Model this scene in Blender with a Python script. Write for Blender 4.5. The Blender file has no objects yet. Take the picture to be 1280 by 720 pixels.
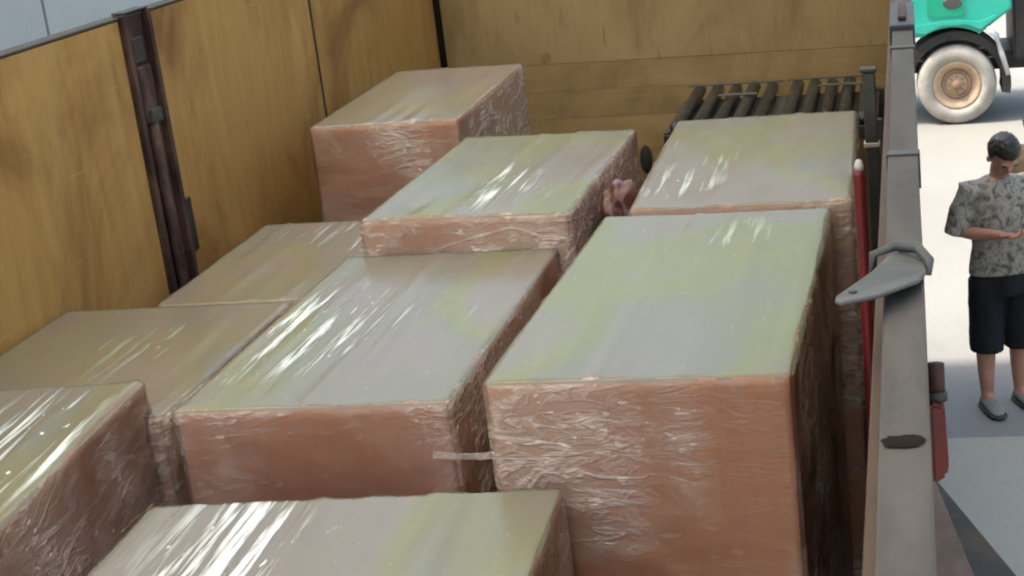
import bpy, bmesh, math, random
from mathutils import Vector, Matrix, Euler, noise
R = math.radians
S = bpy.context.scene
COL = S.collection
CAM_Z = 3.6

# ------------------------------------------------------------------ camera
def camera():
    f, px, py, t, yaw, roll = 1945.2, 924.9, 317.75, 0.29418, -0.12155, 0.07852
    fw = Vector((math.sin(yaw) * math.cos(t), math.cos(yaw) * math.cos(t), -math.sin(t)))
    r = Vector((math.cos(yaw), -math.sin(yaw), 0)); d = fw.cross(r)
    r2 = math.cos(roll) * r + math.sin(roll) * d
    d2 = -math.sin(roll) * r + math.cos(roll) * d
    c = bpy.data.cameras.new('camera'); o = bpy.data.objects.new('camera', c); COL.objects.link(o)
    m = Matrix((r2, -d2, -fw)).transposed().to_4x4(); m.translation = Vector((0, 0, CAM_Z))
    o.matrix_world = m
    c.sensor_fit = 'HORIZONTAL'; c.sensor_width = 36.0; c.lens = 36.0 * f / 1280
    c.shift_x = (640 - px) / 1280; c.shift_y = (py - 360) / 1280
    c.clip_start = 0.05; c.clip_end = 1000
    S.camera = o
camera()

# ------------------------------------------------------------------ sky, sun, exposure
SUN_EL, SUN_AZ = R(60), R(192)       # azimuth counter-clockwise from +X: sun stands to the left, slightly behind
w = bpy.data.worlds.new('World'); S.world = w; w.use_nodes = True
nt = w.node_tree; bg = nt.nodes['Background']
sky = nt.nodes.new('ShaderNodeTexSky'); sky.sky_type = 'NISHITA'; sky.sun_disc = False
sky.sun_elevation = SUN_EL; sky.sun_rotation = R(90) - SUN_AZ
sky.air_density = 1.6; sky.dust_density = 5.0; sky.ozone_density = 1.0
nt.links.new(sky.outputs[0], bg.inputs[0]); bg.inputs[1].default_value = 0.15
sl = bpy.data.lights.new('sun', 'SUN'); sl.energy = 2.8; sl.angle = R(8.0); sl.color = (1, 0.95, 0.86)
so = bpy.data.objects.new('sun', sl); COL.objects.link(so)
sd = Vector((math.cos(SUN_EL) * math.cos(SUN_AZ), math.cos(SUN_EL) * math.sin(SUN_AZ), math.sin(SUN_EL)))
so.rotation_euler = sd.to_track_quat('Z', 'Y').to_euler(); so.location = (-20, -10, 30)
S.view_settings.view_transform = 'Standard'; S.view_settings.look = 'None'
S.view_settings.gamma = 1.0; S.view_settings.use_curve_mapping = False
S.view_settings.exposure = 1.6
S.render.engine = 'CYCLES'
S.cycles.use_denoising = True
S.cycles.adaptive_threshold = 0.02; S.cycles.filter_width = 2.1
S.cycles.max_bounces = 8; S.cycles.diffuse_bounces = 6; S.cycles.glossy_bounces = 2; S.cycles.transparent_max_bounces = 12
S.cycles.sample_clamp_indirect = 6.0

# ------------------------------------------------------------------ node materials
class NT:
    def __init__(s, name):
        m = bpy.data.materials.new(name); m.use_nodes = True
        s.m = m; s.t = m.node_tree; s.t.nodes.clear()
        s.out = s.n('ShaderNodeOutputMaterial')
    def n(s, typ, **k):
        nd = s.t.nodes.new(typ)
        for a, v in k.items():
            if a.startswith('i_'):
                key = a[2:]
                key = int(key) if key.isdigit() else key.replace('_', ' ')
                nd.inputs[key].default_value = v
            else: setattr(nd, a, v)
        return nd
    def l(s, a, b): s.t.links.new(a, b)
    def coords(s, scale=(1, 1, 1), rot=(0, 0, 0), rand=True):
        tc = s.n('ShaderNodeTexCoord'); src = tc.outputs['Object']
        if rand:
            oi = s.n('ShaderNodeObjectInfo'); mu = s.n('ShaderNodeMath', operation='MULTIPLY', i_1=37.0)
            s.l(oi.outputs['Random'], mu.inputs[0])
            ad = s.n('ShaderNodeVectorMath', operation='ADD'); s.l(src, ad.inputs[0]); s.l(mu.outputs[0], ad.inputs[1]); src = ad.outputs[0]
        mp = s.n('ShaderNodeMapping'); mp.inputs['Scale'].default_value = scale; mp.inputs['Rotation'].default_value = rot
        s.l(src, mp.inputs[0]); return mp.outputs[0]
    def noise(s, vec, scale=1, detail=4, rough=0.55, dist=0.0):
        nd = s.n('ShaderNodeTexNoise'); nd.inputs['Scale'].default_value = scale; nd.inputs['Detail'].default_value = detail
        nd.inputs['Roughness'].default_value = rough; nd.inputs['Distortion'].default_value = dist
        s.l(vec, nd.inputs['Vector']); return nd.outputs['Fac']
    def ramp(s, fac, stops):
        r = s.n('ShaderNodeValToRGB'); e = r.color_ramp.elements
        while len(e) < len(stops): e.new(0.5)
        for el, (p, c) in zip(e, stops):
            el.position = p; el.color = (c, c, c, 1) if isinstance(c, (int, float)) else (*c, 1)
        s.l(fac, r.inputs[0]); return r.outputs[0]
    def mix(s, fac, a, b, blend='MIX'):
        m = s.n('ShaderNodeMix', data_type='RGBA', blend_type=blend)
        for sock, v in ((m.inputs[0], fac), (m.inputs[6], a), (m.inputs[7], b)):
            if isinstance(v, (int, float)): sock.default_value = v
            elif isinstance(v, tuple): sock.default_value = (*v, 1)
            else: s.l(v, sock)
        return m.outputs[2]
    def math(s, op, a, b=0.0, clamp=False):
        m = s.n('ShaderNodeMath', operation=op); m.use_clamp = clamp
        for i, v in enumerate((a, b)):
            if isinstance(v, (int, float)): m.inputs[i].default_value = v
            else: s.l(v, m.inputs[i])
        return m.outputs[0]
    def bump(s, h, strength=0.3, dist=0.01):
        b = s.n('ShaderNodeBump'); b.inputs['Strength'].default_value = strength; b.inputs['Distance'].default_value = dist
        s.l(h, b.inputs['Height']); return b.outputs[0]
    def pbr(s, col, rough=0.6, metal=0.0, normal=None, spec=0.5, coat=0.0):
        p = s.n('ShaderNodeBsdfPrincipled')
        for k, v in (('Base Color', col), ('Roughness', rough), ('Metallic', metal), ('Specular IOR Level', spec), ('Coat Weight', coat)):
            if isinstance(v, tuple): p.inputs[k].default_value = (*v, 1)
            elif isinstance(v, (int, float)): p.inputs[k].default_value = v
            else: s.l(v, p.inputs[k])
        if normal is not None: s.l(normal, p.inputs['Normal'])
        s.l(p.outputs[0], s.out.inputs[0]); return p

def simple(name, c1, c2, rough=0.6, metal=0.0, scale=(6, 6, 6), nscale=1.0, bump=0.15, spec=0.4, lo=0.35, hi=0.7, coat=0.0, fine=40):
    t = NT(name); v = t.coords(scale)
    f = t.noise(v, nscale, 5, 0.6, 0.3)
    c = t.mix(t.ramp(f, [(lo, 0.0), (hi, 1.0)]), c1, c2)
    g = t.noise(t.coords((fine, fine, fine)), 1, 3)
    c = t.mix(0.25, c, g, 'SOFT_LIGHT')
    rr = t.math('ADD', t.math('MULTIPLY', g, 0.2), rough - 0.1)
    t.pbr(c, rr, metal, t.bump(g, bump, 0.004), spec, coat)
    return t.m

def wood(name, base, dark, light, grain=(14, 14, 1.1), rough=0.62, stains=(0.13, 0.08, 0.03), stain_amt=0.75, strength=0.2, drips=False):
    t = NT(name)
    g1 = t.noise(t.coords(grain), 1, 6, 0.62, 0.5)
    g2 = t.noise(t.coords(tuple(k * 4.5 for k in grain)), 1, 4, 0.6)
    c = t.mix(t.ramp(g1, [(0.3, 0.0), (0.72, 1.0)]), dark, light)
    c = t.mix(0.68, c, base)
    c = t.mix(0.22, c, g2, 'SOFT_LIGHT')
    st = t.ramp(t.noise(t.coords((1.6, 1.6, 1.1)), 1, 5, 0.65, 0.8), [(0.47, 0.0), (0.66, 1.0)])
    c = t.mix(t.math('MULTIPLY', st, stain_amt), c, stains)
    pale = t.ramp(t.noise(t.coords((2.2, 2.2, 0.8)), 1, 3, 0.5, 0.4), [(0.55, 0.0), (0.75, 1.0)])
    c = t.mix(t.math('MULTIPLY', pale, 0.55), c, light)
    sp = t.ramp(t.noise(t.coords((9, 9, 7)), 1, 2, 0.5), [(0.71, 0.0), (0.76, 1.0)])
    c = t.mix(t.math('MULTIPLY', sp, 0.5), c, stains)
    sc = t.ramp(t.noise(t.coords((5, 5, 70), (0.5, 0.2, 0.3)), 1, 2, 0.5, 0.5), [(0.70, 0.0), (0.74, 1.0)])
    c = t.mix(t.math('MULTIPLY', sc, 0.35), c, light)
    if drips:      # old water runs that dried on the sheet
        d1 = t.ramp(t.noise(t.coords((26, 1, 2.2)), 1, 2, 0.5, 0.1), [(0.60, 0.0), (0.70, 1.0)])
        d2 = t.ramp(t.noise(t.coords((1.5, 1, 5.0)), 1, 2, 0.5, 0.2), [(0.48, 0.0), (0.62, 1.0)])
        c = t.mix(t.math('MULTIPLY', t.math('MULTIPLY', d1, d2), 0.6), c, stains)
    oi = t.n('ShaderNodeObjectInfo'); vv = t.math('ADD', t.math('MULTIPLY', oi.outputs['Random'], 0.3), 0.82)
    cc = t.n('ShaderNodeCombineColor'); [t.l(vv, cc.inputs[i]) for i in range(3)]
    c = t.mix(1.0, c, cc.outputs[0], 'MULTIPLY')
    t.pbr(c, rough, 0.0, t.bump(g2, strength, 0.003), 0.35)
    return t.m

M = {}
M['ply'] = wood('plywood', (0.43, 0.23, 0.062), (0.33, 0.16, 0.04), (0.58, 0.38, 0.15), stains=(0.16, 0.06, 0.014), stain_amt=0.8)
M['ply_back'] = wood('plywood_weathered', drips=True, base=(0.36, 0.245, 0.11), dark=(0.30, 0.20, 0.085), light=(0.43, 0.31, 0.16), stains=(0.17, 0.10, 0.035), stain_amt=0.6)
M['plank'] = wood('old_plank', (0.34, 0.225, 0.095), (0.24, 0.15, 0.06), (0.40, 0.28, 0.14), grain=(1.2, 10, 14), stain_amt=0.6, strength=0.3)
M['lining'] = wood('brown_lining_board', (0.085, 0.052, 0.04), (0.055, 0.034, 0.026), (0.12, 0.078, 0.06), grain=(10, 1.0, 12))
M['lining_dark'] = wood('dark_timber', (0.045, 0.04, 0.032), (0.025, 0.022, 0.018), (0.07, 0.062, 0.05), grain=(1, 10, 12))
M['plank_pink'] = wood('reddish_plank', (0.20, 0.12, 0.09), (0.14, 0.08, 0.06), (0.26, 0.17, 0.13), grain=(1, 10, 12))
M['rust'] = simple('rusty_brown_steel', (0.035, 0.015, 0.012), (0.105, 0.052, 0.036), 0.7, 0.1, (11, 11, 5), lo=0.42, hi=0.6, bump=0.5)
M['greysteel'] = simple('worn_grey_rail', (0.043, 0.036, 0.031), (0.078, 0.066, 0.057), 0.68, 0.0, (20, 4, 20), bump=0.3)
M['dark'] = simple('black_steel', (0.018, 0.017, 0.017), (0.045, 0.04, 0.037), 0.5, 0.1)
M['stainrust'] = simple('rust_spot', (0.012, 0.009, 0.007), (0.022, 0.016, 0.012), 0.9, 0.0, spec=0.05)
M['lever'] = simple('galvanised_lever', (0.07, 0.07, 0.066), (0.125, 0.123, 0.115), 0.6, 0.2, (10, 10, 10), bump=0.2)
M['red'] = simple('red_paint', (0.17, 0.010, 0.012), (0.10, 0.010, 0.010), 0.5, 0.0, coat=0.2)
M['offwhite'] = simple('offwhite_paint', (0.7, 0.66, 0.6), (0.55, 0.5, 0.45), 0.5)
M['roller'] = simple('gunmetal_roller', (0.022, 0.025, 0.027), (0.05, 0.054, 0.056), 0.3, 0.4, (6, 3, 6))
M['rackgrey'] = simple('rack_grey', (0.075, 0.078, 0.07), (0.125, 0.122, 0.11), 0.5, 0.3)
M['bag'] = simple('red_brown_plastic', (0.075, 0.016, 0.011), (0.13, 0.034, 0.025), 0.4, 0.0, (12, 12, 12), coat=0.5)
M['tail'] = simple('dirty_twisted_film', (0.10, 0.085, 0.07), (0.20, 0.175, 0.15), 0.4)
M['rope'] = simple('orange_cord', (0.35, 0.11, 0.05), (0.22, 0.08, 0.05), 0.7)
M['bolt'] = simple('zinc_bolt', (0.5, 0.5, 0.48), (0.65, 0.65, 0.62), 0.3, 0.9)
M['teal'] = simple('teal_paint', (0.02, 0.36, 0.27), (0.04, 0.43, 0.33), 0.35, 0.0, (2, 2, 2), coat=0.4, bump=0.03)
M['teal_dark'] = simple('dark_green_decal', (0.01, 0.30, 0.17), (0.015, 0.34, 0.2), 0.4)
M['black_rubber'] = simple('black_rubber', (0.018, 0.018, 0.018), (0.035, 0.033, 0.03), 0.8)
M['tyre'] = simple('dusty_pale_tyre', (0.26, 0.24, 0.21), (0.40, 0.375, 0.33), 0.85, 0.0, (5, 5, 5), bump=0.4)
M['rim'] = simple('dusty_tan_rim', (0.36, 0.25, 0.165), (0.46, 0.34, 0.23), 0.7, 0.0, (6, 6, 6))
M['rim_dark'] = simple('dusty_brown_rim', (0.22, 0.13, 0.085), (0.30, 0.20, 0.135), 0.7, 0.0, (6, 6, 6))
M['silver'] = simple('pale_strut', (0.45, 0.46, 0.48), (0.6, 0.6, 0.62), 0.4, 0.3)
M['glass'] = simple('dark_window', (0.02, 0.025, 0.03), (0.03, 0.035, 0.04), 0.08, 0.0, bump=0.0, coat=1.0)
M['panel'] = simple('grey_white_cladding', (0.36, 0.36, 0.35), (0.42, 0.42, 0.41), 0.5, 0.0, (0.7, 0.7, 0.7), bump=0.05)
M['seam'] = simple('cladding_seam', (0.12, 0.12, 0.125), (0.17, 0.17, 0.17), 0.6)
M['skin'] = simple('skin', (0.35, 0.17, 0.11), (0.43, 0.22, 0.15), 0.5, 0.0, (9, 9, 9), bump=0.05)
M['hair'] = simple('black_hair', (0.010, 0.009, 0.008), (0.022, 0.02, 0.018), 0.45, 0.0, (60, 60, 12), bump=0.6)
M['hair_brown'] = simple('brown_hair', (0.03, 0.022, 0.010), (0.06, 0.045, 0.022), 0.5, 0.0, (40, 40, 9), bump=0.6)
M['shorts'] = simple('black_cloth', (0.008, 0.009, 0.011), (0.016, 0.017, 0.02), 0.85, 0.0, (10, 10, 3), bump=0.2, spec=0.2)
M['shoe'] = simple('grey_green_shoe', (0.16, 0.17, 0.16), (0.25, 0.26, 0.245), 0.7, 0.0, (14, 14, 14))
M['sole'] = simple('dark_sole', (0.03, 0.03, 0.03), (0.05, 0.05, 0.05), 0.8)
M['eyewhite'] = simple('eye_white', (0.6, 0.58, 0.55), (0.65, 0.62, 0.6), 0.3, bump=0.0)
M['lip'] = simple('lip', (0.28, 0.10, 0.085), (0.32, 0.13, 0.1), 0.45, bump=0.0)
M['olive'] = simple('olive_cloth', (0.035, 0.028, 0.014), (0.06, 0.048, 0.025), 0.85, spec=0.2)
M['bedsteel'] = simple('bed_steel', (0.09, 0.06, 0.045), (0.14, 0.10, 0.075), 0.6, 0.2, (3, 3, 3))

def shirt_mat():
    t = NT('grey_patterned_shirt')
    n1 = t.noise(t.coords((16, 16, 13)), 1, 3, 0.6, 1.2)
    n2 = t.noise(t.coords((34, 34, 30)), 1, 2, 0.5, 0.5)
    c = t.ramp(n1, [(0.36, (0.10, 0.09, 0.075)), (0.46, (0.21, 0.195, 0.165)), (0.56, (0.33, 0.305, 0.26)), (0.66, (0.17, 0.15, 0.125))])
    c = t.mix(t.ramp(n2, [(0.55, 0.0), (0.66, 0.6)]), c, (0.36, 0.34, 0.30))
    t.pbr(c, 0.85, 0, t.bump(n2, 0.3, 0.006), 0.2); return t.m
M['shirt'] = shirt_mat()

def carton_mat():
    t = NT('pinkish_kraft_carton')
    a = t.noise(t.coords((2.5, 2.5, 2.5)), 1, 4, 0.55)
    b = t.noise(t.coords((60, 60, 9)), 1, 3)
    c = t.mix(t.ramp(a, [(0.3, 0.0), (0.7, 1.0)]), (0.64, 0.265, 0.12), (0.72, 0.325, 0.16))
    oi = t.n('ShaderNodeObjectInfo'); c = t.mix(t.math('MULTIPLY', oi.outputs['Random'], 0.3), c, (0.55, 0.27, 0.12))
    c = t.mix(0.2, c, b, 'SOFT_LIGHT')
    t.pbr(c, 0.75, 0, t.bump(b, 0.1, 0.002), 0.3); return t.m
M['carton'] = carton_mat()

def film_mat(top):
    """clear stretch film: folds and painted glints run lengthwise on the top and slantwise round the sides"""
    t = NT('stretch_film_top' if top else 'stretch_film_side')
    if top:
        f1 = t.noise(t.coords((44, 2.0, 1), (0, 0, 0.05)), 1, 4, 0.62, 0.25)
        f2 = t.noise(t.coords((4.5, 1.6, 1)), 1, 2, 0.5, 0.3)
        f3 = t.noise(t.coords((75, 30, 1)), 1, 1, 0.5, 0.3)
        # painted glare (object colour: spot x, y, how much; alpha: base haze)
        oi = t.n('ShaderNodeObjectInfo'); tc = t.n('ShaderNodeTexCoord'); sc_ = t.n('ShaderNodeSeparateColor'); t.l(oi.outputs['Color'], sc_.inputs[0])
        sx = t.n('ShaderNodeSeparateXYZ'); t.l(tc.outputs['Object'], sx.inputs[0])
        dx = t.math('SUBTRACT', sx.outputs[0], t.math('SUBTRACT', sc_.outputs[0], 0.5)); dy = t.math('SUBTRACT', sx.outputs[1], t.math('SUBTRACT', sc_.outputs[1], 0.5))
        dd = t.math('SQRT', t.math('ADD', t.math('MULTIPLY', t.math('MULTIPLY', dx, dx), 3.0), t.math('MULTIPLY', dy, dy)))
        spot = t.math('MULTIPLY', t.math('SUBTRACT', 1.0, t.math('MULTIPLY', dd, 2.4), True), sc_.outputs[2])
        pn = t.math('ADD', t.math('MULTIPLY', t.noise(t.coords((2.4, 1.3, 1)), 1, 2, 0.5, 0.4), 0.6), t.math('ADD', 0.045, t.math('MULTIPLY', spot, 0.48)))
        glare_patch = t.ramp(pn, [(0.42, 0.0), (0.54, 1.0)])
        fold_glint = t.math('MULTIPLY', t.ramp(f1, [(0.53, 0.0), (0.62, 1.0)]), glare_patch)  # reflected streaks painted white along the folds, also raised in the bump
        painted_glint = t.math('MULTIPLY', t.ramp(f3, [(0.735, 0.0), (0.79, 1.0)]), t.math('ADD', glare_patch, 0.12, True))
        white = t.math('MAXIMUM', fold_glint, painted_glint)
        h = t.math('ADD', t.math('MULTIPLY', f2, 1.1), t.math('ADD', t.math('MULTIPLY', fold_glint, 0.35), t.math('MULTIPLY', f1, 0.25)))
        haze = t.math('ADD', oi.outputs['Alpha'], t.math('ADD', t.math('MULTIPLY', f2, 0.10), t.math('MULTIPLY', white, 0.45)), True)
        ir = t.noise(t.coords((1.5, 1.0, 1.6)), 1, 2, 0.5, 0.3)
        tint = t.ramp(ir, [(0.32, (0.78, 0.75, 0.71)), (0.44, (0.80, 0.80, 0.75)), (0.52, (0.76, 0.82, 0.56)), (0.59, (0.72, 0.78, 0.71)), (0.68, (0.78, 0.79, 0.78))])  # coloured sheen of the film painted in as a noise tint
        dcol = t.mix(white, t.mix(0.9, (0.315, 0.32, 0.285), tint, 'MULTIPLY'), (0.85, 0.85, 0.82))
        k, rough, bs = 0.8, 0.22, 0.5
    else:
        s1 = t.noise(t.coords((3.6, 3.6, 11), (0.55, 0.5, 0)), 1, 4, 0.6, 0.9)
        s2 = t.noise(t.coords((11, 11, 26), (-0.45, -0.5, 0.2)), 1, 3, 0.6, 1.0)
        s3 = t.noise(t.coords((26, 26, 75), (0.15, 0.1, 0)), 1, 1, 0.5, 0.4)
        cl = t.ramp(t.noise(t.coords((2.0, 2.0, 1.7)), 1, 2, 0.55, 0.5), [(0.39, 0.0), (0.58, 1.0)])
        def ridge(x, w): return t.math('SUBTRACT', 1.0, t.math('MULTIPLY', t.math('ABSOLUTE', t.math('SUBTRACT', x, 0.5)), w, True), True)
        r1, r2 = ridge(s1, 16.0), ridge(s2, 13.0)
        painted_glint = t.math('MULTIPLY', t.ramp(s3, [(0.67, 0.0), (0.73, 1.0)]), t.math('ADD', cl, 0.2, True))
        h = t.math('MULTIPLY', t.math('ADD', 0.2, cl), t.math('ADD', t.math('MULTIPLY', r1, 0.5), t.math('ADD', t.math('MULTIPLY', r2, 0.3), t.math('MULTIPLY', s1, 1.2))))
        net = t.math('ADD', t.math('MULTIPLY', r1, 0.25), t.math('MULTIPLY', r2, 0.15))
        haze = t.math('ADD', t.math('MULTIPLY', painted_glint, 0.42), t.math('ADD', 0.06, t.math('ADD', t.math('MULTIPLY', cl, 0.22), t.math('MULTIPLY', net, t.math('ADD', 0.12, cl)))), True)  # crease glints and soft highlights painted as diffuse haze
        tint = (0.98, 0.88, 0.78); dcol = (0.88, 0.70, 0.57)
        k, rough, bs = 1.0, 0.14, 0.5
    nrm = t.bump(h, bs, 0.012)
    tr = t.n('ShaderNodeBsdfTransparent'); tr.inputs[0].default_value = (0.97, 0.965, 0.96, 1)
    df = t.n('ShaderNodeBsdfDiffuse'); gl = t.n('ShaderNodeBsdfGlossy'); gl.inputs['Roughness'].default_value = rough
    for nd, c in ((df, dcol), (gl, tint)):
        if isinstance(c, tuple): nd.inputs[0].default_value = (*c, 1)
        else: t.l(c, nd.inputs[0])
        t.l(nrm, nd.inputs['Normal'])
    fr = t.n('ShaderNodeFresnel'); fr.inputs['IOR'].default_value = 1.52; t.l(nrm, fr.inputs['Normal'])
    m1 = t.n('ShaderNodeMixShader'); t.l(haze, m1.inputs[0]); t.l(tr.outputs[0], m1.inputs[1]); t.l(df.outputs[0], m1.inputs[2])
    m2 = t.n('ShaderNodeMixShader'); t.l(t.math('MULTIPLY', fr.outputs[0], k, True), m2.inputs[0]); t.l(m1.outputs[0], m2.inputs[1]); t.l(gl.outputs[0], m2.inputs[2])
    t.l(m2.outputs[0], t.out.inputs[0]); return t.m
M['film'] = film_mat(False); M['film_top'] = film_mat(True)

def roof_mat(name, col, tr):
    t = NT(name); v = t.coords((1.2, 1.2, 1.2)); f = t.noise(v, 1, 4)
    c = t.mix(t.math('MULTIPLY', f, 0.35), col, (0.45, 0.43, 0.36))
    d = t.n('ShaderNodeBsdfDiffuse'); t.l(c, d.inputs[0]); b = t.n('ShaderNodeBsdfTranslucent'); t.l(c, b.inputs[0])
    m = t.n('ShaderNodeMixShader'); m.inputs[0].default_value = tr; t.l(d.outputs[0], m.inputs[1]); t.l(b.outputs[0], m.inputs[2])
    t.l(m.outputs[0], t.out.inputs[0]); return t.m
M['roof_clear'] = roof_mat('translucent_roof_sheet', (0.84, 0.79, 0.68), 0.62)
M['roof_green'] = roof_mat('green_translucent_roof_sheet', (0.72, 0.80, 0.52), 0.62)

def concrete(name, c1, c2, st):
    t = NT(name)
    a = t.noise(t.coords((0.45, 0.45, 0.45), rand=False), 1, 6, 0.6, 0.3); b = t.noise(t.coords((30, 30, 30), rand=False), 1, 4, 0.7)
    c = t.mix(t.ramp(a, [(0.3, 0.0), (0.7, 1.0)]), c1, c2)
    s = t.ramp(t.noise(t.coords((1.3, 1.3, 1), rand=False), 1, 5, 0.65, 0.7), [(0.55, 0.0), (0.75, 1.0)])
    c = t.mix(t.math('MULTIPLY', s, 0.4), c, st); c = t.mix(0.25, c, b, 'SOFT_LIGHT')
    t.pbr(c, 0.75, 0, t.bump(b, 0.25, 0.004), 0.4); return t.m
M['concrete'] = concrete('sunlit_concrete', (0.185, 0.178, 0.163), (0.22, 0.212, 0.194), (0.145, 0.138, 0.126))
M['slab'] = concrete('smooth_grey_slab', (0.30, 0.285, 0.235), (0.36, 0.335, 0.275), (0.24, 0.225, 0.19))

# ------------------------------------------------------------------ mesh helpers
def obj(name, bm, mat, parent=None, smooth=False, loc=None):
    me = bpy.data.meshes.new(name); bm.normal_update(); bm.to_mesh(me); bm.free()
    if smooth:
        for p in me.polygons: p.use_smooth = True
    o = bpy.data.objects.new(name, me); COL.objects.link(o)
    if mat is not None: me.materials.append(M[mat] if isinstance(mat, str) else mat)
    if parent is not None: o.parent = parent
    if loc: o.location = loc
    return o
def tag(o, label=None, cat=None, group=None, kind=None):
    for k, v in (('label', label), ('category', cat), ('group', group), ('kind', kind)):
        if v: o[k] = v
    return o
def thing(name, label, cat, loc=(0, 0, 0), rz=0.0, group=None):
    o = bpy.data.objects.new(name, None); COL.objects.link(o); o.location = loc; o.rotation_euler = (0, 0, rz)
    o.empty_display_size = 0.2
    return tag(o, label, cat, group)
def NB(): return bmesh.new()
def box(bm, x0, x1, y0, y1, z0, z1, bev=0.0, seg=2, mat4=None):
    r = bmesh.ops.create_cube(bm, size=1.0); vs = r['verts']
    for v in vs: v.co = Vector(((x0 + x1) / 2 + v.co.x * (x1 - x0), (y0 + y1) / 2 + v.co.y * (y1 - y0), (z0 + z1) / 2 + v.co.z * (z1 - z0)))
    if bev > 0:
        es = list({e for v in vs for e in v.link_edges})
        rr = bmesh.ops.bevel(bm, geom=es, offset=bev, segments=seg, affect='EDGES', profile=0.6)
        vs = list({v for f in rr['faces'] for v in f.verts} | {v for v in vs if v.is_valid})
    if mat4 is not None:
        for v in vs: v.co = mat4 @ v.co
    return bm
def frame_of(d):
    d = d.normalized(); up = Vector((0, 0, 1)) if abs(d.z) < 0.95 else Vector((0, 1, 0))
    a = d.cross(up).normalized(); return a, a.cross(d).normalized()
def tube(bm, pts, rad, n=12, cap=True):
    """pts: list of Vectors; rad: one radius, list, or list of (ra, rb)"""
    pts = [Vector(p) for p in pts]; rings = []
    if not isinstance(rad, (list, tuple)): rad = [rad] * len(pts)
    for i, p in enumerate(pts):
        d = (pts[min(i + 1, len(pts) - 1)] - pts[max(i - 1, 0)])
        a, b = frame_of(d); r = rad[i]; ra, rb = r if isinstance(r, (list, tuple)) else (r, r)
        rings.append([bm.verts.new(p + a * ra * math.cos(2 * math.pi * k / n) + b * rb * math.sin(2 * math.pi * k / n)) for k in range(n)])
    for r0, r1 in zip(rings, rings[1:]):
        for k in range(n): bm.faces.new((r0[k], r0[(k + 1) % n], r1[(k + 1) % n], r1[k]))
    if cap:
        bm.faces.new(list(reversed(rings[0]))); bm.faces.new(rings[-1])
    bmesh.ops.recalc_face_normals(bm, faces=bm.faces)
    return bm
def rings(bm, rs, n=20, cap=True):
    """horizontal elliptical rings: (cx, cy, cz, rx, ry)"""
    R_ = []
    for cx, cy, cz, rx, ry in rs:
        R_.append([bm.verts.new((cx + rx * math.cos(2 * math.pi * k / n), cy + ry * math.sin(2 * math.pi * k / n), cz)) for k in range(n)])
    for r0, r1 in zip(R_, R_[1:]):
        for k in range(n): bm.faces.new((r0[k], r0[(k + 1) % n], r1[(k + 1) % n], r1[k]))
    if cap: bm.faces.new(list(reversed(R_[0]))); bm.faces.new(R_[-1])
    bmesh.ops.recalc_face_normals(bm, faces=bm.faces); return bm
def lathe(bm, prof, axis='Y', n=40, c=(0, 0, 0)):
    """prof: (radius, along); closed ends where radius 0"""
    c = Vector(c); rs = []
    for r, a in prof:
        ring = []
        for k in range(n):
            u, v = r * math.cos(2 * math.pi * k / n), r * math.sin(2 * math.pi * k / n)
            p = {'Y': Vector((u, a, v)), 'Z': Vector((u, v, a)), 'X': Vector((a, u, v))}[axis]
            ring.append(bm.verts.new(c + p))
        rs.append(ring)
    for r0, r1 in zip(rs, rs[1:]):
        for k in range(n): bm.faces.new((r0[k], r0[(k + 1) % n], r1[(k + 1) % n], r1[k]))
    bmesh.ops.remove_doubles(bm, verts=bm.verts, dist=1e-5)
    bmesh.ops.recalc_face_normals(bm, faces=bm.faces); return bm
def prism(bm, poly, a0, a1, axis='Y'):
    """poly in the plane across axis, extruded from a0 to a1"""
    def P(u, v, a): return {'Y': (u, a, v), 'X': (a, u, v), 'Z': (u, v, a)}[axis]
    lo = [bm.verts.new(P(u, v, a0)) for u, v in poly]; hi = [bm.verts.new(P(u, v, a1)) for u, v in poly]
    n = len(poly); bm.faces.new(lo); bm.faces.new(list(reversed(hi)))
    for k in range(n): bm.faces.new((lo[k], lo[(k + 1) % n], hi[(k + 1) % n], hi[k]))
    bmesh.ops.recalc_face_normals(bm, faces=bm.faces); return bm

# ------------------------------------------------------------------ setting: ground, slab
bm = NB(); bmesh.ops.create_grid(bm, x_segments=8, y_segments=8, size=400)
tag(obj('ground', bm, 'concrete'), kind='structure')
bm = NB(); v = [bm.verts.new(p) for p in ((-9, -14, 0.004), (6, -14, 0.004), (6, 8.06, 0.004), (-9, 8.12, 0.004))]; bm.faces.new(v)
tag(obj('yard_pavement', bm, 'slab'), kind='structure')

# warehouse wall beyond the left side of the truck: cladding panels with open joints
wh = thing('warehouse_wall', 'pale grey clad building wall beyond the left truck side', 'building', (-8.0, 0, 0))
bm = NB(); box(bm, -0.4, -0.06, -14, 30, 0, 7.2); obj('wall_core', bm, 'seam', wh)
y = -13.83 - 3 * 0.01
PW = 2.76
for i in range(16):
    y0 = 13.78 - PW * 10 + i * PW
    for z0, z1 in ((0.02, 3.58), (3.60, 7.18)):
        bm = NB(); box(bm, -0.058, 0.0, y0 + 0.022, y0 + PW - 0.022, z0, z1, 0.006, 1); obj('cladding_panel', bm, 'panel', wh)

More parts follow.
